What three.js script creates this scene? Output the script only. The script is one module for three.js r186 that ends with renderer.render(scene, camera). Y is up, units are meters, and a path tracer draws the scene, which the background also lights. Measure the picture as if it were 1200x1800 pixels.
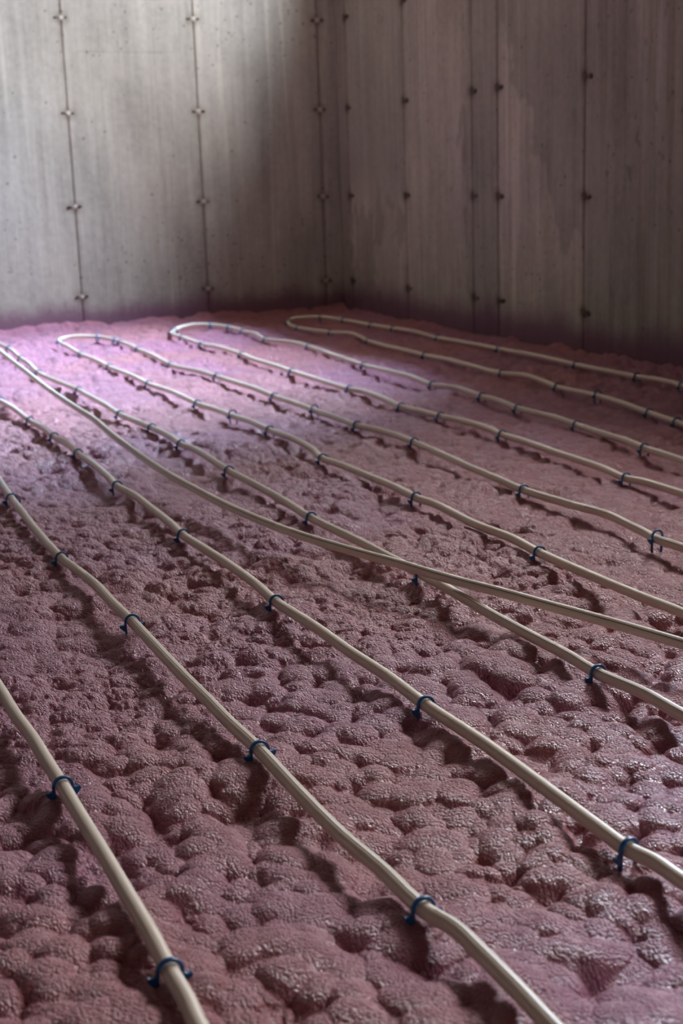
import * as THREE from 'three';
import { mergeGeometries } from 'three/addons/utils/BufferGeometryUtils.js';
import { RectAreaLightUniformsLib } from 'three/addons/lights/RectAreaLightUniformsLib.js';

// ---------------------------------------------------------------- camera, sky, window daylight, exposure
// Axes: the corner of the two concrete walls is the origin, the back wall runs along -x (z = 0),
// the right wall along +z (x = 0), y is up, metres.
const scene = new THREE.Scene();
const EYE = new THREE.Vector3(-2.7965, 0.665, 6.4229);
const camera = new THREE.PerspectiveCamera(40.25, 1200 / 1800, 0.05, 60);
camera.position.copy(EYE);
camera.rotation.set(-0.23848, -0.40375, -0.03434, 'YXZ');
camera.focus = 1.9;
camera.userData.fStop = 7.1;
scene.add(camera);

const SKY = new THREE.Color().setRGB(0.82, 0.94, 1.22);
scene.background = SKY.clone().multiplyScalar(0.6);
const renderer = new THREE.WebGLRenderer({ antialias: true });
renderer.toneMapping = THREE.LinearToneMapping;
renderer.toneMappingExposure = 1.0;
renderer.shadowMap.enabled = true;

const ROOM = { w: 5.6, d: 9.0, h: 2.45, t: 0.3 };
// high basement windows in the right wall (all above or beside the frame): daylight enters through them
const WINDOWS = [
  { z0: 0.6, z1: 1.8, y0: 1.55, y1: 2.28, power: 53, tint: [0.89, 0.97, 1.08] },
  { z0: 2.85, z1: 4.5, y0: 1.25, y1: 2.2, power: 2.0, tint: [1.0, 0.94, 0.92] },
  { z0: 5.8, z1: 7.1, y0: 1.2, y1: 2.2, power: 4.4, tint: [1.0, 0.94, 0.92] },
];
RectAreaLightUniformsLib.init();
for (const w of WINDOWS) {
  const l = new THREE.RectAreaLight(new THREE.Color().setRGB(...w.tint), w.power, w.z1 - w.z0, w.y1 - w.y0);
  l.position.set(ROOM.t + 0.02, (w.y0 + w.y1) / 2, (w.z0 + w.z1) / 2);
  l.lookAt(-3, (w.y0 + w.y1) / 2, (w.z0 + w.z1) / 2);
  scene.add(l);
}
// the bright part of the sky outside, seen only through the windows
for (const [at, to, power, tint, wide] of [
  [[1.4, 3.05, 1.0], [-1.6, 0, 1.1], 680, [0.72, 0.98, 1.36], 0.8],
  [[1.5, 2.85, 2.1], [-1.8, 0, 4.6], 70, [1.0, 0.96, 0.95], 1.1],
  [[1.4, 3.05, 6.0], [-1.6, 0, 6.1], 28, [1.0, 0.96, 0.95], 1.1]]) {
  const l = new THREE.RectAreaLight(new THREE.Color().setRGB(...tint), power, wide, 1.5);
  l.position.set(...at); l.lookAt(...to);
  scene.add(l);
}

// ---------------------------------------------------------------- helpers
let seed = 20240611;
const rnd = () => { seed = (Math.imul(seed, 1664525) + 1013904223) >>> 0; return seed / 4294967296; };
const hash = (x, y, k) => {
  let h = Math.imul(x, 374761393) ^ Math.imul(y, 668265263) ^ Math.imul(k, 1274126177);
  h = Math.imul(h ^ (h >>> 13), 1274126177); h ^= h >>> 16;
  h = Math.imul(h, 2246822519); h ^= h >>> 13;
  return (h >>> 0) / 4294967296;
};
const vnoise = (x, y, k) => {
  const xi = Math.floor(x), yi = Math.floor(y), fx = x - xi, fy = y - yi;
  const u = fx * fx * (3 - 2 * fx), v = fy * fy * (3 - 2 * fy);
  const a = hash(xi, yi, k), b = hash(xi + 1, yi, k), c = hash(xi, yi + 1, k), d = hash(xi + 1, yi + 1, k);
  return (a + (b - a) * u) * (1 - v) + (c + (d - c) * u) * v;
};
const fbm = (x, y, k, n = 4) => { let s = 0, a = 0.5, t = 0; for (let i = 0; i < n; i++) { s += a * vnoise(x, y, k + i); t += a; x *= 2.03; y *= 2.03; a *= 0.5; } return s / t; };
const clamp01 = (v) => Math.min(1, Math.max(0, v));
const smooth = (a, b, v) => { const t = clamp01((v - a) / (b - a)); return t * t * (3 - 2 * t); };
// rounded domes packed side by side: the look of risen foam
const domes = (x, y, k, rMin, rMax) => {
  const xi = Math.floor(x), yi = Math.floor(y); let top = 0;
  for (let j = -1; j <= 1; j++) for (let i = -1; i <= 1; i++) {
    const cx = xi + i, cy = yi + j;
    const dx = cx + hash(cx, cy, k) - x, dy = cy + hash(cx, cy, k + 1) - y;
    const q = hash(cx, cy, k + 2), r = rMin + (rMax - rMin) * q, d2 = (dx * dx + dy * dy) / (r * r);
    if (d2 < 1) { const h = Math.pow(1 - d2, 0.68) * (0.55 + 0.45 * q); if (h > top) top = h; }
  }
  return top;
};
const used = {};
const numbered = (n) => { used[n] = (used[n] ?? -1) + 1; return used[n] ? `${n}_${String(used[n]).padStart(3, '0')}` : n; };
function mesh(name, geometry, material, parent) {
  const m = new THREE.Mesh(geometry, material);
  m.name = name; m.castShadow = m.receiveShadow = true;
  if (parent) parent.add(m);
  return m;
}
function tag(o, label, category, group, kind) {
  o.userData = { ...(label && { label }), ...(category && { category }), ...(group && { group }), ...(kind && { kind }) };
  return o;
}
function structure(name, geometries, material) {
  const m = mesh(name, geometries.length > 1 ? mergeGeometries(geometries) : geometries[0], material);
  m.userData.kind = 'structure'; scene.add(m);
  return m;
}
const box = (x0, x1, y0, y1, z0, z1) => new THREE.BoxGeometry(x1 - x0, y1 - y0, z1 - z0).translate((x0 + x1) / 2, (y0 + y1) / 2, (z0 + z1) / 2);
const dataTexture = (n, m, paint, srgb) => {
  const a = new Uint8Array(n * m * 4);
  for (let j = 0; j < m; j++) for (let i = 0; i < n; i++) {
    const c = paint((i + 0.5) / n, (j + 0.5) / m), o = (j * n + i) * 4;
    for (let k = 0; k < 3; k++) a[o + k] = Math.round(255 * clamp01(c[k])); a[o + 3] = 255;
  }
  const t = new THREE.DataTexture(a, n, m);
  t.magFilter = THREE.LinearFilter; t.minFilter = THREE.LinearFilter; t.wrapS = t.wrapT = THREE.RepeatWrapping;
  if (srgb) t.colorSpace = THREE.SRGBColorSpace;
  t.needsUpdate = true;
  return t;
};
const toS = (c) => c.map((v) => (v <= 0.0031308 ? v * 12.92 : 1.055 * Math.pow(v, 1 / 2.4) - 0.055));

// ---------------------------------------------------------------- concrete
const WALL_W = 2.8, WALL_H = 1.6;                               // metres that one wall texture covers
const BACK_SEAMS = [0.094, 0.704, 1.313, 1.922, 2.531];
const RIGHT_SEAMS = [0.112, 0.722, 1.336, 1.539, 2.145, 2.754];
const TIE_Y = [0, 1, 2, 3].map((n) => 0.147 + 0.4064 * n);
function concrete(k, seams, warm, extra) {
  return (uu, vv) => {
    const u = uu * WALL_W, v = vv * WALL_H;
    let panel = seams.findIndex((s) => u < s); if (panel < 0) panel = seams.length;
    let g = 0.25 + 0.05 * (hash(panel, 3, k) - 0.5);
    g += 0.13 * (fbm(u * 5, v * 3, k, 5) - 0.5);
    g += 0.09 * (fbm(u * 38, v * 1.6, k + 20, 4) - 0.5);         // vertical streaks of the pour
    g += 0.05 * (fbm(u * 120, v * 5, k + 30, 2) - 0.5);
    g += 0.06 * (fbm(u * 60, v * 60, k + 40, 3) - 0.5);
    const drip = smooth(0.66, 0.8, fbm(u * 26, v * 0.9, k + 50, 3)); g += 0.06 * drip;
    let tint = fbm(u * 2.2, v * 1.8, k + 60, 3);
    let c = [g * (1.0 + 0.05 * warm), g * (0.92 + 0.02 * tint), g * (0.76 - 0.03 * warm + 0.08 * tint)];
    // air holes
    const hx = u * 70, hy = v * 70, ix = Math.floor(hx), iy = Math.floor(hy), q = hash(ix, iy, k + 70);
    const crowd = smooth(0.5, 0.72, fbm(u * 3, v * 3, k + 80, 3));
    if (q < 0.006 + 0.035 * crowd) {
      const d = Math.hypot(hx - ix - 0.5, hy - iy - 0.5), r = 0.12 + 0.3 * hash(ix, iy, k + 71);
      if (d < r) c = c.map((x) => x * 0.45);
    }
    for (const s of seams) {                                     // rust and grout stain along the form joints
      const d = Math.abs(u - s), wob = 0.008 + 0.02 * fbm(v * 9, s * 7, k + 90, 3);
      const a = (1 - smooth(0.002, wob, d)) * (0.1 + 0.4 * fbm(v * 14, s * 3, k + 95, 3));
      c = [c[0] * (1 - 0.5 * a), c[1] * (1 - 0.58 * a), c[2] * (1 - 0.64 * a)];
      for (const y of TIE_Y) {
        const e = Math.hypot(u - s, (v - y) * 1.2), b = (1 - smooth(0.012, 0.045 + 0.02 * fbm(u * 40, v * 40, k, 2), e)) * 0.4;
        const run = v < y ? (1 - smooth(0.003, 0.02, d)) * Math.exp((v - y) * 9) * 0.25 : 0;
        c = c.map((x, n) => x * (1 - (b + run) * (0.7 + 0.1 * n)));
      }
    }
    if (extra) c = extra(c, u, v);
    // foam overspray: pigment that drifted onto the foot of the wall
    const edge = 0.055 + 0.05 * fbm(u * 7, 1, k + 100, 3), mist = 1 - smooth(edge * 0.6, edge * 2.1, v + 0.02 * (fbm(u * 60, v * 60, k + 110, 2) - 0.5));
    const pig = [0.13, 0.045, 0.09];
    c = c.map((x, n) => x + (pig[n] - x) * 0.85 * mist);
    return toS(c);
  };
}
const backPaint = concrete(100, BACK_SEAMS, 0.0, (c, u, v) => {
  const line = Math.abs(v - 1.225 - 0.004 * Math.sin(u * 5)) < 0.0025 && u > 0.8 && u < 1.25 ? 0.8 : 1;
  return c.map((x) => x * 1.12 * line);
});
const rightPaint = concrete(300, RIGHT_SEAMS, 0.35, (c, u, v) => {
  // worn cement skin: paler and pinker low down, darker bare concrete above a ragged falling line
  const n = fbm(u * 9, v * 5, 411, 4) - 0.5, m = fbm(u * 30, v * 11, 431, 3) - 0.5;
  let a = 0;
  if (u > 1.545 && u < 2.145) a = smooth(-0.02, 0.015, 1.14 - (u - 1.56) * 1.55 + n * 0.5 + m * 0.16 - v);
  else if (u > 0.72 && u < 1.336) a = smooth(-0.02, 0.02, (1.28 - u) * 3 + n * 1.2 + m * 0.3) * (u < 1.28 ? 1 : 0.4);
  else if (u > 0.1 && u < 0.72) a = 0.8 * smooth(0.0, 0.03, n + m * 0.4 + 0.05) * smooth(0.7, 0.5, v);
  if (u > 2.145) { const st = smooth(0.5, 0.72, fbm(u * 34, v * 0.8, 451, 3)); c = [c[0] * (1 - 0.16 * st), c[1] * (1 - 0.21 * st), c[2] * (1 - 0.26 * st)]; if (fbm(u * 45, v * 22, 461, 2) > 0.81 && v > 0.6) c = c.map((x) => x * 0.7); }
  const s = 1.02 + 0.3 * a;
  return [c[0] * s * (1 + 0.03 * a), c[1] * s, c[2] * s * 0.95];
});
const bumpPaint = (u, v) => { const q = 0.5 + 0.4 * (fbm(u * 90, v * 40, 5, 4) - 0.5) + 0.25 * (fbm(u * 30, v * 4, 9, 3) - 0.5); return [q, q, q]; };
const concreteBump = dataTexture(512, 512, bumpPaint, false);
const concreteMaterial = (map) => new THREE.MeshStandardMaterial({ map, roughness: 0.82, bumpMap: concreteBump, bumpScale: 0.004 });
const backConcrete = concreteMaterial(dataTexture(1400, 800, backPaint, true));
const rightConcrete = concreteMaterial(dataTexture(1400, 800, rightPaint, true));
const plainConcrete = new THREE.MeshStandardMaterial({ color: new THREE.Color().setRGB(0.27, 0.245, 0.205), roughness: 0.85, bumpMap: concreteBump, bumpScale: 0.004 });
const jointGrout = new THREE.MeshStandardMaterial({ color: new THREE.Color().setRGB(0.10, 0.07, 0.05), roughness: 0.9 });
const rustMetal = new THREE.MeshStandardMaterial({ color: new THREE.Color().setRGB(0.07, 0.045, 0.03), roughness: 0.85 });
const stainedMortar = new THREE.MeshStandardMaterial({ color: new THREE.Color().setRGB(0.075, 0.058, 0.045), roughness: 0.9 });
const patchMortar = new THREE.MeshStandardMaterial({ color: new THREE.Color().setRGB(0.36, 0.33, 0.3), roughness: 0.9 });

// a cast panel between two form joints, with softly broken edges; along = distance from the corner
function panelGeometry(a0, a1, y0, y1, proud, side) {
  const g0 = 0.0019, b = 0.0025, s = new THREE.Shape();
  s.moveTo(a0 + g0 + b, y0); s.lineTo(a1 - g0 - b, y0); s.lineTo(a1 - g0 - b, y1); s.lineTo(a0 + g0 + b, y1); s.closePath();
  const g = new THREE.ExtrudeGeometry(s, { depth: 0.0145 + proud, bevelEnabled: true, bevelThickness: b, bevelSize: b, bevelSegments: 2 });
  const p = g.attributes.position, uv = g.attributes.uv;
  for (let i = 0; i < p.count; i++) uv.setXY(i, p.getX(i) / WALL_W, p.getY(i) / WALL_H);
  if (side === 'back') g.scale(-1, 1, 1), flip(g), g.translate(0, 0, -0.017);
  else { g.rotateY(-Math.PI / 2); g.translate(0.017, 0, 0); }
  return g;
}
function flip(g) {                                               // turn the triangles of a mirrored geometry round
  for (const n of ['position', 'normal', 'uv']) {
    const t = g.attributes[n], w = t.itemSize, a = t.array;
    for (let i = 0; i < t.count; i += 3) for (let k = 0; k < w; k++) { const q = a[(i + 1) * w + k]; a[(i + 1) * w + k] = a[(i + 2) * w + k]; a[(i + 2) * w + k] = q; }
  }
  g.computeVertexNormals();
}
function lump(rx, ry, rz, k) {                                   // a small broken-edged lump
  const g = new THREE.IcosahedronGeometry(1, 2), p = g.attributes.position;
  for (let i = 0; i < p.count; i++) {
    const x = p.getX(i), y = p.getY(i), z = p.getZ(i), q = 0.75 + 0.5 * vnoise(x * 2.2 + k * 7.1 + z, y * 2.2 + k * 3.3 - z, 17);
    p.setXYZ(i, x * rx * q, y * ry * q, z * rz * q);
  }
  g.computeVertexNormals();
  return g;
}
const tieShapes = [0, 1, 2].map((k) => ({ patch: lump(0.011, 0.011, 0.0035, k + 1), stub: lump(0.009, 0.006, 0.006, k + 11) }));
function formTie(parent, place, k, mortar = patchMortar) {                             // the broken-off form tie: mortar plug with a rusty stub on either side
  const s = tieShapes[k % 3], t = mesh('form_tie', s.patch, mortar, parent);
  place(t);
  for (const d of mortar === patchMortar ? [-1, 1] : [1]) {
    const r = mesh('rusty_stub', s.stub, rustMetal, t);
    r.position.set(d * (0.021 + 0.004 * rnd()), 0.004 * (rnd() - 0.5), 0.001); r.rotation.z = rnd() * 0.8 - 0.4; r.scale.setScalar(0.7 + 0.5 * rnd());
  }
}

const wallBack = new THREE.Group(); wallBack.name = 'wall_back';
tag(wallBack, 'pale grey cast concrete wall with form joints, left of the corner', null, null, 'structure'); scene.add(wallBack);
mesh('wall_core', box(-ROOM.w, ROOM.t, -0.25, ROOM.h, -ROOM.t, -0.0172), jointGrout, wallBack);
{
  const edges = [0, ...BACK_SEAMS, ROOM.w];
  for (let i = 0; i + 1 < edges.length; i++) mesh('wall_panel', panelGeometry(edges[i] - (i ? 0 : 0.006), edges[i + 1], -0.2, ROOM.h, 0.0014 * (rnd() - 0.5), 'back'), backConcrete, wallBack);
  for (const s of BACK_SEAMS.slice(0, 3)) for (const y of TIE_Y) formTie(wallBack, (t) => { t.position.set(-s, y, 0.001); }, Math.floor(rnd() * 3));
}
const wallRight = new THREE.Group(); wallRight.name = 'wall_right';
tag(wallRight, 'shaded brownish grey cast concrete wall with form joints and worn patches, right of the corner', null, null, 'structure'); scene.add(wallRight);
{
  const s = new THREE.Shape();                                   // drawn in (-z, y), pushed out along x
  s.moveTo(0, -0.25); s.lineTo(ROOM.d, -0.25); s.lineTo(ROOM.d, ROOM.h); s.lineTo(0, ROOM.h); s.closePath();
  for (const w of WINDOWS) {
    const h = new THREE.Path(); h.moveTo(w.z0, w.y0); h.lineTo(w.z0, w.y1); h.lineTo(w.z1, w.y1); h.lineTo(w.z1, w.y0); h.closePath(); s.holes.push(h);
  }
  const g = new THREE.ExtrudeGeometry(s, { depth: ROOM.t - 0.0172, bevelEnabled: false });
  g.rotateY(-Math.PI / 2); g.translate(ROOM.t, 0, 0);
  mesh('wall_core', g, jointGrout, wallRight);
  const edges = [0, ...RIGHT_SEAMS];
  for (let i = 0; i + 1 < edges.length; i++) mesh('wall_panel', panelGeometry(edges[i], edges[i + 1], -0.2, 1.47, 0.0014 * (rnd() - 0.5), 'right'), rightConcrete, wallRight);
  // plain concrete face above and beyond the panels, with the window openings left free
  const f = new THREE.Shape();
  f.moveTo(0, 1.473); f.lineTo(2.757, 1.473); f.lineTo(2.757, -0.2); f.lineTo(ROOM.d, -0.2); f.lineTo(ROOM.d, ROOM.h); f.lineTo(0, ROOM.h); f.closePath();
  for (const h of s.holes) f.holes.push(h);
  const fg = new THREE.ExtrudeGeometry(f, { depth: 0.0172, bevelEnabled: false });
  fg.rotateY(-Math.PI / 2); fg.translate(0.0172, 0, 0);
  mesh('wall_face', fg, plainConcrete, wallRight);
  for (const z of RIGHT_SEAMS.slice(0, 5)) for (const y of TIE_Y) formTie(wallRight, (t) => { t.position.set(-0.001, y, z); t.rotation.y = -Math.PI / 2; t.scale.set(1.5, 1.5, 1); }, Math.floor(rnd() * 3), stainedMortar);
}
structure('wall_left', [box(-ROOM.w - ROOM.t, -ROOM.w, -0.25, ROOM.h, -ROOM.t, ROOM.d + ROOM.t)], plainConcrete);
structure('wall_front', [box(-ROOM.w, ROOM.t, -0.25, ROOM.h, ROOM.d, ROOM.d + ROOM.t)], plainConcrete);
const ceilingWood = new THREE.MeshStandardMaterial({ color: new THREE.Color().setRGB(0.26, 0.19, 0.125), roughness: 0.8 });
structure('ceiling', [box(-ROOM.w - ROOM.t, ROOM.t, ROOM.h, ROOM.h + 0.2, -ROOM.t, ROOM.d + ROOM.t)], ceilingWood);
structure('floor', [box(-ROOM.w, 0, -0.25, -0.08, 0, ROOM.d)], plainConcrete);

// ---------------------------------------------------------------- heating pipes: [x, y, z] of the pipe's axis, a fourth number marks a staple (2: one standing proud)
const PIPES = [
  { id: 'rightLoop', label: 'cream pipe loop running closest along the right wall', legs: ['wall-side leg of the rightmost loop', 'room-side leg of the rightmost loop'], print: 0, end: [0.5, 0.5],
    path: [[-.273, .024, 3.086, 1], [-.264, .025, 3.033], [-.263, .025, 2.939], [-.273, .024, 2.862, 1], [-.275, .024, 2.705], [-.274, .024, 2.524, 1], [-.259, .024, 2.253], [-.262, .023, 1.998, 1], [-.261, .021, 1.674], [-.269, .02, 1.533, 1], [-.242, .02, 1.278], [-.256, .02, 1.098, 1], [-.278, .021, .923, 1], [-.319, .029, .718, 1], [-.395, .041, .633, 1], [-.471, .041, .604], [-.519, .037, .599], [-.547, .029, .635, 1], [-.567, .022, .719], [-.567, .019, .801, 1], [-.526, .02, 1.059, 1], [-.487, .023, 1.16], [-.497, .023, 1.276], [-.534, .022, 1.456, 1], [-.548, .022, 1.652], [-.551, .023, 1.85], [-.557, .023, 1.987, 1], [-.551, .024, 2.153], [-.56, .024, 2.339], [-.566, .024, 2.546, 1], [-.543, .027, 2.652], [-.561, .025, 2.805], [-.578, .024, 2.895, 1], [-.58, .025, 3.109, 2], [-.593, .025, 3.244], [-.623, .024, 3.414, 1], [-.644, .023, 3.56, 1]] },
  { id: 'middleLoop', label: 'cream pipe loop, second from the right wall, bend beside the shaded corner', legs: ['far leg of the middle loop', 'near leg of the middle loop'], print: 0.27, end: [0.5, 0.5],
    path: [[-.923, .024, 3.956], [-.917, .024, 3.886], [-.91, .024, 3.795, 1], [-.895, .024, 3.701], [-.888, .024, 3.59], [-.876, .024, 3.459, 1], [-.867, .025, 3.347], [-.868, .024, 3.156, 1], [-.851, .025, 3.025], [-.851, .025, 2.926, 1], [-.837, .026, 2.748], [-.858, .023, 2.629, 1], [-.84, .024, 2.443], [-.844, .024, 2.274], [-.846, .023, 2.095, 1], [-.828, .023, 1.848], [-.795, .022, 1.473, 1], [-.796, .022, 1.305], [-.821, .02, 1.194], [-.837, .019, 1.121, 1], [-.809, .021, .912], [-.821, .023, .797, 1], [-.839, .031, .674, 1], [-.9, .04, .609, 1], [-.973, .043, .581], [-1.04, .034, .588], [-1.067, .029, .618, 1], [-1.089, .025, .647, 1], [-1.098, .022, .708], [-1.093, .019, .814, 1], [-1.099, .019, 1.097, 1], [-1.081, .02, 1.243], [-1.08, .021, 1.387], [-1.087, .022, 1.536, 1], [-1.101, .023, 1.709], [-1.103, .024, 1.902], [-1.108, .024, 2.092, 1], [-1.109, .024, 2.302], [-1.108, .024, 2.565, 1], [-1.095, .025, 2.638], [-1.103, .024, 2.819], [-1.118, .023, 2.944, 1], [-1.11, .024, 3.044], [-1.102, .024, 3.15, 1], [-1.089, .025, 3.25], [-1.088, .025, 3.388], [-1.098, .024, 3.469, 1], [-1.098, .024, 3.585], [-1.105, .024, 3.702], [-1.108, .024, 3.786], [-1.114, .024, 3.928], [-1.127, .023, 4.035, 1], [-1.121, .025, 4.092], [-1.12, .025, 4.218]] },
  { id: 'brightLoop', label: 'cream pipe loop whose bend lies in the bright patch by the back wall', legs: ['far leg of the leftmost loop', 'near leg of the leftmost loop'], print: 0.3, end: [0.5, 0.5],
    path: [[-1.363, .024, 4.542], [-1.365, .023, 4.471, 2], [-1.358, .024, 4.424], [-1.35, .025, 4.356], [-1.344, .026, 4.288], [-1.354, .024, 4.172], [-1.364, .023, 4.018, 1], [-1.356, .023, 3.899], [-1.352, .024, 3.787], [-1.344, .024, 3.686], [-1.327, .025, 3.446, 1], [-1.327, .025, 3.275], [-1.345, .024, 3.146, 1], [-1.344, .024, 3.045], [-1.348, .024, 2.868, 2], [-1.346, .024, 2.732], [-1.352, .024, 2.564, 1], [-1.347, .025, 2.38], [-1.352, .024, 2.215], [-1.358, .024, 2.051, 1], [-1.367, .023, 1.87], [-1.383, .021, 1.759], [-1.39, .02, 1.634, 1], [-1.364, .018, 1.302], [-1.358, .018, 1.091, 1], [-1.356, .021, .932], [-1.362, .024, .84, 1], [-1.372, .027, .79, 1], [-1.423, .036, .701, 1], [-1.505, .042, .668], [-1.552, .038, .663], [-1.582, .032, .677], [-1.583, .027, .714, 2], [-1.576, .021, .802], [-1.585, .017, 1.095, 1], [-1.58, .018, 1.293], [-1.591, .02, 1.548, 1], [-1.588, .022, 1.849], [-1.596, .023, 2.07, 1], [-1.584, .024, 2.275], [-1.586, .024, 2.473], [-1.589, .024, 2.558, 1], [-1.576, .024, 2.69], [-1.571, .024, 2.818, 2], [-1.562, .025, 2.944], [-1.563, .024, 3.083, 1], [-1.557, .025, 3.239], [-1.567, .024, 3.385], [-1.587, .023, 3.493, 1], [-1.582, .024, 3.591], [-1.579, .024, 3.736], [-1.577, .024, 3.85], [-1.583, .024, 3.966, 1], [-1.578, .025, 4.047], [-1.586, .024, 4.213], [-1.581, .025, 4.343], [-1.588, .024, 4.445, 1], [-1.589, .024, 4.595], [-1.587, .024, 4.722], [-1.583, .025, 4.834]] },
  { id: 'crossed', label: 'straight cream pipe that another loose pipe crosses over', legs: ['straight pipe crossed by the loose one'], print: 0.6, end: [0.12, 0.5],
    path: [[-1.802, .024, .581], [-1.8, .024, .773, 1], [-1.821, .024, 1.122, 1], [-1.827, .024, 1.294], [-1.849, .024, 1.582, 1], [-1.843, .024, 1.771], [-1.832, .024, 1.936], [-1.825, .024, 2.074, 1], [-1.826, .024, 2.17], [-1.826, .024, 2.404], [-1.833, .024, 2.61, 1], [-1.824, .024, 2.761], [-1.816, .024, 2.871, 1], [-1.812, .024, 3.029], [-1.819, .024, 3.14, 1], [-1.811, .024, 3.225], [-1.814, .024, 3.344], [-1.822, .024, 3.51, 1], [-1.821, .024, 3.682], [-1.823, .024, 3.853], [-1.83, .024, 4.012, 1], [-1.823, .024, 4.224], [-1.821, .024, 4.376], [-1.821, .024, 4.463, 1], [-1.821, .024, 4.547], [-1.826, .024, 4.706], [-1.826, .024, 4.812], [-1.825, .024, 4.908], [-1.827, .023, 4.98, 1], [-1.82, .025, 5.073], [-1.82, .024, 5.149]] },
  { id: 'loose', label: 'loose unstapled cream pipe with printed lines, slanting over a stapled one', legs: [], print: 0.68, end: [0.12, 0.5],
    path: [[-1.944, .09, 1.402], [-1.961, .089, 1.755], [-1.975, .089, 2.064], [-1.988, .088, 2.337], [-1.995, .087, 2.559], [-1.999, .086, 2.803], [-2.001, .085, 3.02], [-2.004, .075, 3.213], [-1.998, .062, 3.42], [-1.995, .057, 3.642], [-1.984, .053, 3.801], [-1.972, .05, 3.939], [-1.941, .048, 4.16], [-1.901, .047, 4.321], [-1.86, .047, 4.457], [-1.843, .046, 4.515], [-1.822, .045, 4.582], [-1.79, .044, 4.67], [-1.763, .044, 4.762], [-1.736, .046, 4.867], [-1.706, .048, 4.997]] },
  { id: 'long', label: 'straight cream pipe just in front of the crossing pipes, third from the bottom left', legs: ['straight pipe just below the crossing'], print: 0, end: [0.4, 0.5],
    path: [[-2.082, .024, 2.147, 1], [-2.075, .024, 2.328], [-2.077, .024, 2.566, 1], [-2.07, .024, 2.699], [-2.072, .024, 2.853, 1], [-2.066, .024, 2.969], [-2.07, .024, 3.112, 1], [-2.07, .024, 3.28], [-2.076, .024, 3.434], [-2.083, .024, 3.53, 1], [-2.075, .024, 3.626], [-2.077, .024, 3.801], [-2.079, .024, 3.911], [-2.085, .024, 4.011, 1], [-2.08, .024, 4.147], [-2.077, .024, 4.239], [-2.077, .024, 4.378], [-2.083, .024, 4.485, 1], [-2.077, .024, 4.62], [-2.076, .024, 4.753], [-2.072, .024, 4.865], [-2.074, .024, 4.975, 1], [-2.069, .024, 5.112], [-2.07, .024, 5.237], [-2.072, .024, 5.348], [-2.072, .024, 5.4, 1], [-2.066, .025, 5.434], [-2.065, .025, 5.476]] },
  { id: 'bent', label: 'gently bent cream pipe, second from the bottom left corner', legs: ['second pipe from the bottom left corner'], print: 0.47, end: [0.4, 0.5],
    path: [[-2.299, .024, 3.342], [-2.304, .024, 3.438], [-2.309, .024, 3.529, 1], [-2.314, .024, 3.688], [-2.32, .024, 3.851], [-2.321, .024, 4.056, 1], [-2.315, .024, 4.136], [-2.308, .024, 4.245], [-2.309, .024, 4.371], [-2.307, .024, 4.469, 1], [-2.308, .024, 4.578], [-2.309, .024, 4.717], [-2.308, .024, 4.834], [-2.308, .024, 4.908], [-2.305, .024, 5.009, 1], [-2.306, .024, 5.086], [-2.307, .024, 5.17], [-2.306, .024, 5.247], [-2.3, .024, 5.332], [-2.298, .024, 5.41, 1], [-2.289, .025, 5.454], [-2.288, .025, 5.502], [-2.288, .024, 5.572], [-2.289, .024, 5.603]] },
  { id: 'near', label: 'nearest cream pipe, alone in the bottom left corner', legs: ['nearest pipe at bottom left'], print: 0, end: [0.4, 0.5],
    path: [[-2.537, .024, 4.664], [-2.536, .024, 4.761], [-2.532, .024, 4.85], [-2.531, .024, 4.951], [-2.53, .024, 5, 1], [-2.53, .024, 5.072], [-2.529, .024, 5.168], [-2.529, .024, 5.266], [-2.529, .024, 5.345], [-2.531, .024, 5.405, 1], [-2.531, .024, 5.454], [-2.533, .024, 5.483]] },
];
const PIPE_R = 0.0079, V3 = (a) => new THREE.Vector3(a[0], a[1], a[2]);
for (const p of PIPES) {
  const pts = p.path.map(V3), n = pts.length;
  const out = (a, b, d) => a.clone().sub(b).setY(0).normalize().multiplyScalar(d).add(a);
  p.head = 2;
  const chain = [out(pts[0], pts[2], p.end[0]), out(pts[0], pts[2], p.end[0] / 2), ...pts, out(pts[n - 1], pts[n - 3], p.end[1] / 2), out(pts[n - 1], pts[n - 3], p.end[1])];
  p.curve = new THREE.CatmullRomCurve3(chain, false, 'centripetal');
  p.chainCount = chain.length;
}
// samples of all pipes in a grid of 4 cm cells: the foam stays below them
const CELL = 0.04, near = new Map(), key = (x, z) => Math.floor(x / CELL) * 10007 + Math.floor(z / CELL);
for (const p of PIPES) {
  const n = Math.ceil(p.curve.getLength() / 0.006);
  for (let i = 0; i <= n; i++) { const q = p.curve.getPoint(i / n), k = key(q.x, q.z); if (!near.has(k)) near.set(k, []); near.get(k).push(q.x, q.y, q.z); }
}

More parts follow.
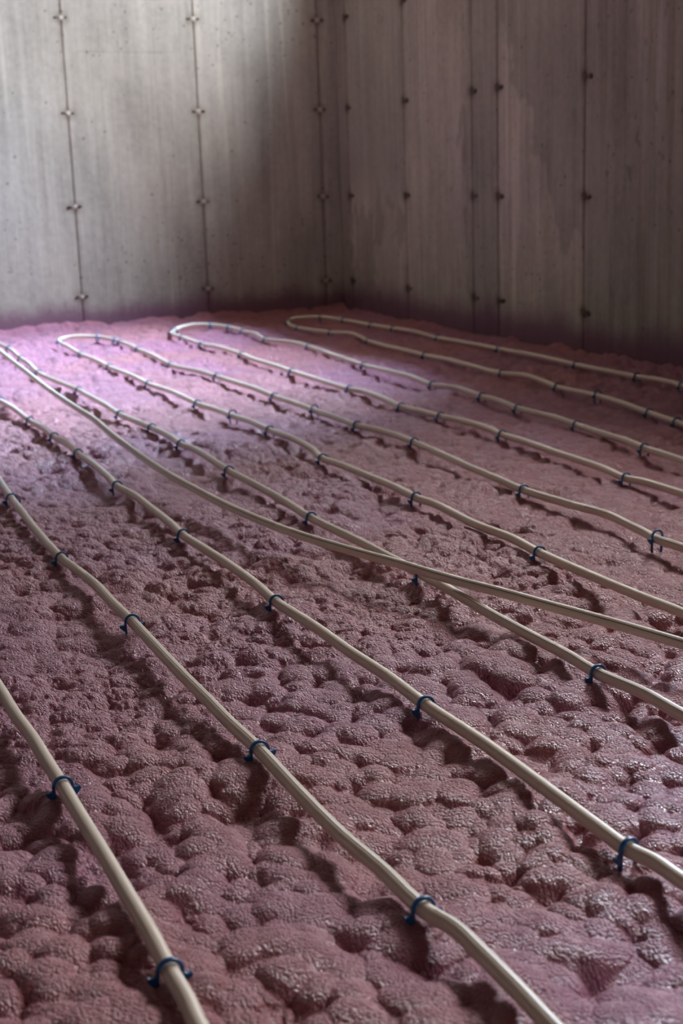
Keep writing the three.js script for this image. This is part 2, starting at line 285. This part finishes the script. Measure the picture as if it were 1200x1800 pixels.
// ---------------------------------------------------------------- sprayed foam
const pins = PIPES.flatMap((p) => p.path.filter((q) => q[3] === 1)); let pinned = pins;
function foamHeight(x, z) {
  const wx = x + 0.012 * (vnoise(x * 22, z * 22, 1) - 0.5), wz = z + 0.012 * (vnoise(x * 22, z * 22, 2) - 0.5);
  const swell = fbm(x * 2.6, z * 2.6, 3, 3) - 0.5, zone = fbm(x * 3.1 + 9, z * 3.1, 8, 3), zone2 = fbm(x * 4.3, z * 4.3 + 5, 13, 3);
  const rough = smooth(0.24, 0.58, zone);
  const fine = 1 - 0.78 * smooth(4.75, 5.15, z + 0.25 * x + 0.62 + 0.5 * (zone2 - 0.5));   // the last spray passes, nearest the viewer, rose in bigger smoother lumps
  let h = 0.018 * swell + 0.010 * (fbm(x * 11, z * 11, 21, 3) - 0.5);
  h += (0.008 + 0.010 * rough + 0.004 * (1 - fine)) * domes(wx / 0.072, wz / 0.072, 31, 0.6, 1.0);
  h += (0.006 + 0.008 * smooth(0.32, 0.6, zone2) + 0.003 * (1 - fine)) * domes(wx / 0.034, wz / 0.034, 41, 0.6, 0.95);
  h += fine * (0.0026 + 0.0022 * smooth(0.35, 0.6, zone2)) * domes(wx / 0.0135, wz / 0.0135, 51, 0.6, 0.95);
  h += fine * (0.0010 + 0.0012 * smooth(0.68, 0.42, zone)) * domes(wx / 0.0058, wz / 0.0058, 61, 0.6, 0.95);
  h -= 0.0160;
  // where a staple pins the pipe the foam lies close under it
  for (const l of pinned) {
    const d2 = (l[0] - x) ** 2 + (l[2] - z) ** 2;
    if (d2 < 0.008) { const w = 0.85 * Math.exp(-d2 / 0.0009); h += (l[1] - 0.0145 + 0.35 * (h + 0.002) - h) * w; }
  }
  let lid = 1;
  const ci = Math.floor(x / CELL), cj = Math.floor(z / CELL);
  for (let i = -1; i <= 1; i++) for (let j = -1; j <= 1; j++) {
    const l = near.get((ci + i) * 10007 + cj + j);
    if (l) for (let k = 0; k < l.length; k += 3) {
      const d2 = (l[k] - x) ** 2 + (l[k + 2] - z) ** 2;
      if (d2 < 0.0012) { const b = l[k + 1] - PIPE_R - 0.0025 + d2 * 14; if (b < lid) lid = b; }
    }
  }
  if (h > lid - 0.004) h = Math.min(h, lid - 0.004 + 0.004 * (1 - Math.exp(-(h - lid + 0.004) / 0.004)));
  // the spray climbs a little where it meets the walls
  h += 0.024 * Math.exp(-z / 0.04) * (0.5 + 0.9 * vnoise(x * 6, 1, 71)) + 0.009 * Math.exp(x / 0.04) * (0.2 + 1.4 * vnoise(z * 6, 3, 72));
  return h;
}
function foamGeometry() {
  // a net whose rows follow the distance from where the photographer stood: fine near by, coarser far off and at the sides
  const H = 0.665, radii = [0.02, 0.2, 0.35, 0.5, 0.65, 0.78, 0.86];
  while (radii[radii.length - 1] < 11.5) { const r = radii[radii.length - 1]; radii.push(r + Math.min(0.028, r * r / H * (r > 1.9 && r < 4.3 ? 0.00042 : 0.00068))); if (r > 7.9) radii[radii.length - 1] = r + 0.2; }
  const mid = Math.PI - 0.40375, angles = [];
  const dense = 0.32, N = 880;
  for (let i = 0; i <= N; i++) angles.push(-dense + 2 * dense * i / N);
  for (let i = 1, a = dense; a < 2 * Math.PI - dense; i++) { a += Math.min(0.05, 0.002 * i); angles.push(Math.min(a, 2 * Math.PI - dense)); }
  const R = radii.length, A = angles.length, pos = new Float32Array(R * A * 3), uv = new Float32Array(R * A * 2), col = new Float32Array(R * A * 3), clipped = new Uint8Array(R * A);
  for (let a = 0; a < A; a++) {
    const t = mid - angles[a], dx = Math.sin(t), dz = Math.cos(t);
    let rMax = 1e9;
    if (dx > 0) rMax = Math.min(rMax, (0.0005 - EYE.x) / dx); if (dx < 0) rMax = Math.min(rMax, (-ROOM.w + 0.002 - EYE.x) / dx);
    if (dz > 0) rMax = Math.min(rMax, (ROOM.d - 0.002 - EYE.z) / dz); if (dz < 0) rMax = Math.min(rMax, (-0.0005 - EYE.z) / dz);
    pinned = pins.filter((q) => Math.abs((q[0] - EYE.x) * dz - (q[2] - EYE.z) * dx) < 0.09);
    for (let r = 0; r < R; r++) {
      const o = r * A + a, q = Math.min(radii[r], rMax), x = EYE.x + dx * q, z = EYE.z + dz * q;
      clipped[o] = radii[r] > rMax ? 1 : 0;
      pos[o * 3] = x; pos[o * 3 + 1] = clipped[o] && r && clipped[o - A] ? pos[(o - A) * 3 + 1] : foamHeight(x, z); pos[o * 3 + 2] = z;
      uv[o * 2] = x / 0.2; uv[o * 2 + 1] = z / 0.2;
      const n = smooth(0.35, 0.65, fbm(x * 2.3, z * 2.3, 81, 3));
      col[o * 3] = 0.375 - 0.03 * n; col[o * 3 + 1] = 0.122 - 0.008 * n; col[o * 3 + 2] = 0.14 + 0.045 * n;
    }
  }
  const index = [];
  for (let r = 0; r + 1 < R; r++) for (let a = 0; a + 1 < A; a++) {
    const p = r * A + a, q = p + A;
    if (clipped[p] && clipped[p + 1]) continue;
    index.push(p, q, p + 1, p + 1, q, q + 1);
  }
  const g = new THREE.BufferGeometry();
  g.setAttribute('position', new THREE.BufferAttribute(pos, 3)); g.setAttribute('uv', new THREE.BufferAttribute(uv, 2)); g.setAttribute('color', new THREE.BufferAttribute(col, 3));
  g.setIndex(index); g.computeVertexNormals();
  if (g.attributes.normal.getY(Math.floor(R * 0.5) * A + 300) < 0) {
    for (let i = 0; i < index.length; i += 3) { const t = index[i]; index[i] = index[i + 1]; index[i + 1] = t; }
    g.setIndex(index); g.computeVertexNormals();
  }
  return g;
}
const grain = dataTexture(1024, 1024, (u, v) => {
  const wrap = (f) => { const a = smooth(0, 0.12, Math.min(u, 1 - u)), b = smooth(0, 0.12, Math.min(v, 1 - v)); return f(u, v) * a * b + f(u + 3.37, v + 1.71) * (1 - a * b); };
  const q = wrap((x, y) => 0.55 * domes(x * 70, y * 70, 201, 0.5, 0.95) + 0.3 * domes(x * 150, y * 150, 211, 0.5, 0.95) + 0.15 * fbm(x * 40, y * 40, 221, 3));
  return [q, q, q];
}, false);
const foamMaterial = new THREE.MeshPhysicalMaterial({ vertexColors: true, roughness: 0.3, ior: 1.62, sheen: 0.4, sheenColor: new THREE.Color().setRGB(0.86, 0.86, 1.0), sheenRoughness: 0.8, bumpMap: grain, bumpScale: 0.0038 });
const foam = mesh('spray_foam', foamGeometry(), foamMaterial);
tag(foam, 'lumpy dusky pink sprayed foam covering the whole floor', 'foam insulation', null, 'stuff'); scene.add(foam);

// ---------------------------------------------------------------- pipe and staple builders
const printMap = (() => {                                        // cream plastic with two thin printed lines that break off now and then
  const c = document.createElement('canvas'); c.width = 2048; c.height = 256;
  const g = c.getContext('2d'); g.fillStyle = '#fff'; g.fillRect(0, 0, 2048, 256);
  g.fillStyle = 'rgba(70,68,62,0.7)';
  for (const y of [114, 134]) { g.fillRect(0, y, 1310, 6); g.fillRect(1375, y, 673, 6); }
  const t = new THREE.CanvasTexture(c); t.colorSpace = THREE.SRGBColorSpace; t.wrapS = t.wrapT = THREE.RepeatWrapping;
  return t;
})();
const CREAM = new THREE.Color().setRGB(0.66, 0.59, 0.48);
const plainPipe = new THREE.MeshPhysicalMaterial({ color: CREAM, roughness: 0.38 });
const printedPipe = new THREE.MeshPhysicalMaterial({ color: CREAM, roughness: 0.38, map: printMap });
function pipeGeometry(p) {
  const L = p.curve.getLength(), n = Math.ceil(L / 0.012), S = 20, pos = [], nor = [], uv = [], index = [], up = new THREE.Vector3(0, 1, 0);
  for (let i = 0; i <= n; i++) {
    const c = p.curve.getPoint(i / n), t = p.curve.getTangent(i / n), s = new THREE.Vector3().crossVectors(t, up).normalize(), u = new THREE.Vector3().crossVectors(s, t);
    for (let k = 0; k <= S; k++) {
      const a = 2 * Math.PI * k / S, v = u.clone().multiplyScalar(Math.cos(a)).addScaledVector(s, Math.sin(a));
      pos.push(c.x + v.x * PIPE_R, c.y + v.y * PIPE_R, c.z + v.z * PIPE_R); nor.push(v.x, v.y, v.z);
      uv.push(i / n * L / 1.5, k / S + 0.5 - (p.print - 0.5) * 0.5);
    }
  }
  for (let i = 0; i < n; i++) for (let k = 0; k < S; k++) { const a = i * (S + 1) + k, b = a + S + 1; index.push(a, a + 1, b, a + 1, b + 1, b); }
  const g = new THREE.BufferGeometry();
  g.setAttribute('position', new THREE.Float32BufferAttribute(pos, 3)); g.setAttribute('normal', new THREE.Float32BufferAttribute(nor, 3)); g.setAttribute('uv', new THREE.Float32BufferAttribute(uv, 2));
  g.setIndex(index);
  const e = g.attributes.normal, q = g.index.array;               // make sure the faces look outwards
  const A = new THREE.Vector3().fromBufferAttribute(g.attributes.position, q[0]), B = new THREE.Vector3().fromBufferAttribute(g.attributes.position, q[1]), C = new THREE.Vector3().fromBufferAttribute(g.attributes.position, q[2]);
  if (B.sub(A).cross(C.sub(A)).dot(new THREE.Vector3().fromBufferAttribute(e, q[0])) < 0) for (let i = 0; i < q.length; i += 3) { const t = q[i]; q[i] = q[i + 1]; q[i + 1] = t; }
  return g;
}

// staple in its own axes: the pipe runs along z through the origin, the staple bridges it in the xy plane
const blue = new THREE.MeshPhysicalMaterial({ color: new THREE.Color().setRGB(0.008, 0.10, 0.27), roughness: 0.36 });
const ST_R = 0.0105, BAND = 0.0017, WIDE = 0.0022;
function band(points, wide = WIDE, thick = BAND) {               // a flat bar with rounded edges swept along a line in the xy plane
  const S = 12, pos = [], index = [], n = points.length;
  for (let i = 0; i < n; i++) {
    const a = points[Math.max(0, i - 1)], b = points[Math.min(n - 1, i + 1)], tx = b[0] - a[0], ty = b[1] - a[1], l = Math.hypot(tx, ty), nx = ty / l, ny = -tx / l;
    for (let k = 0; k < S; k++) {
      const t = 2 * Math.PI * k / S, c = Math.cos(t), s = Math.sin(t), q = (v) => Math.sign(v) * Math.sqrt(Math.abs(v));
      pos.push(points[i][0] + nx * thick * q(c), points[i][1] + ny * thick * q(c), wide * q(s));
    }
  }
  for (let i = 0; i + 1 < n; i++) for (let k = 0; k < S; k++) { const a = i * S + k, b = i * S + (k + 1) % S; index.push(a, a + S, b, b, a + S, b + S); }
  for (const [o, w] of [[0, 1], [(n - 1) * S, -1]]) for (let k = 1; k + 1 < S; k++) w > 0 ? index.push(o, o + k, o + k + 1) : index.push(o, o + k + 1, o + k);
  const g = new THREE.BufferGeometry();
  g.setAttribute('position', new THREE.Float32BufferAttribute(pos, 3)); g.setIndex(index); g.computeVertexNormals();
  return g;
}
const arc = []; for (let i = 0; i <= 22; i++) { const a = Math.PI * i / 22; arc.push([Math.cos(a) * ST_R, Math.sin(a) * ST_R]); }
const archShape = band(arc);
const legShape = [-1, 1].map((s) => band([[s * ST_R, 0.0006], [s * ST_R, -0.006], [s * ST_R * 0.98, -0.014], [s * ST_R * 0.96, -0.021], [s * ST_R * 0.92, -0.027], [s * ST_R * 0.9, -0.029]]));
const barbShape = [-1, 1].map((s) => {                           // the out-turned hook on each leg
  const b = new THREE.Shape();
  b.moveTo(0, -0.0005); b.quadraticCurveTo(0.003, -0.003, 0.0075, -0.0018); b.lineTo(0.0082, -0.0042); b.quadraticCurveTo(0.005, -0.0085, 0.0015, -0.0115); b.lineTo(0, -0.0115); b.closePath();
  const g = new THREE.ExtrudeGeometry(b, { depth: 0.003, bevelEnabled: true, bevelThickness: 0.0006, bevelSize: 0.0005, bevelSegments: 2, curveSegments: 5 });
  g.translate(0, -0.002, -0.0015);
  if (s < 0) { g.rotateY(Math.PI); }
  g.translate(s * (ST_R + 0.0004), 0, 0);
  return g;
});
function makeStaple() {
  const o = new THREE.Group();
  mesh('arch', archShape, blue, o);
  for (const k of [0, 1]) { mesh('leg', legShape[k], blue, o); mesh('barb', barbShape[k], blue, o); }
  return o;
}
const staple0 = makeStaple();
const ORD = ['first', 'second', 'third', 'fourth', 'fifth', 'sixth', 'seventh', 'eighth', 'ninth', 'tenth', 'eleventh', 'twelfth', 'thirteenth', 'fourteenth', 'fifteenth', 'sixteenth', 'seventeenth', 'eighteenth'];
let first = true;
for (const p of PIPES) {
  const o = mesh(numbered('heating_pipe'), pipeGeometry(p), p.print ? printedPipe : plainPipe);
  tag(o, p.label, 'pipe', 'cream heating pipes laid over the foam'); scene.add(o);
  // the bend of a loop is its point farthest back; staples are counted away from it, on straight runs from the left edge of the view
  const bend = p.legs.length > 1 ? p.path.reduce((b, q, i) => (q[2] < p.path[b][2] ? i : b), 0) : -1;
  const marks = p.path.map((q, i) => ({ q, i })).filter((m) => m.q[3]);
  const before = marks.filter((m) => m.i < bend).reverse(), after = marks.filter((m) => m.i >= bend);
  for (const { q, i } of marks) {
    const s = first ? staple0 : staple0.clone(); first = false;
    s.name = numbered('pipe_staple');
    const t = p.curve.getTangent((i + p.head) / (p.chainCount - 1));
    s.position.set(q[0], q[1] + (q[3] === 2 ? 0.006 : 0.0005), q[2]);
    s.rotation.set(0, Math.atan2(t.x, t.z) + (rnd() - 0.5) * 0.16, (rnd() - 0.5) * 0.12);
    let where;
    if (p.legs.length > 1) {
      const inFirst = i < bend, list = inFirst ? before : after, n = list.findIndex((m) => m.i === i);
      where = `${ORD[n]} from the bend on the ${p.legs[inFirst ? 0 : 1]}`;
    } else where = `${ORD[marks.findIndex((m) => m.i === i)]} from the left on the ${p.legs[0]}`;
    tag(s, `${q[3] === 2 ? 'raised blue' : 'blue'} staple, ${where}`, 'staple', 'blue staples holding the heating pipes');
    scene.add(s);
  }
}

renderer.render(scene, camera);
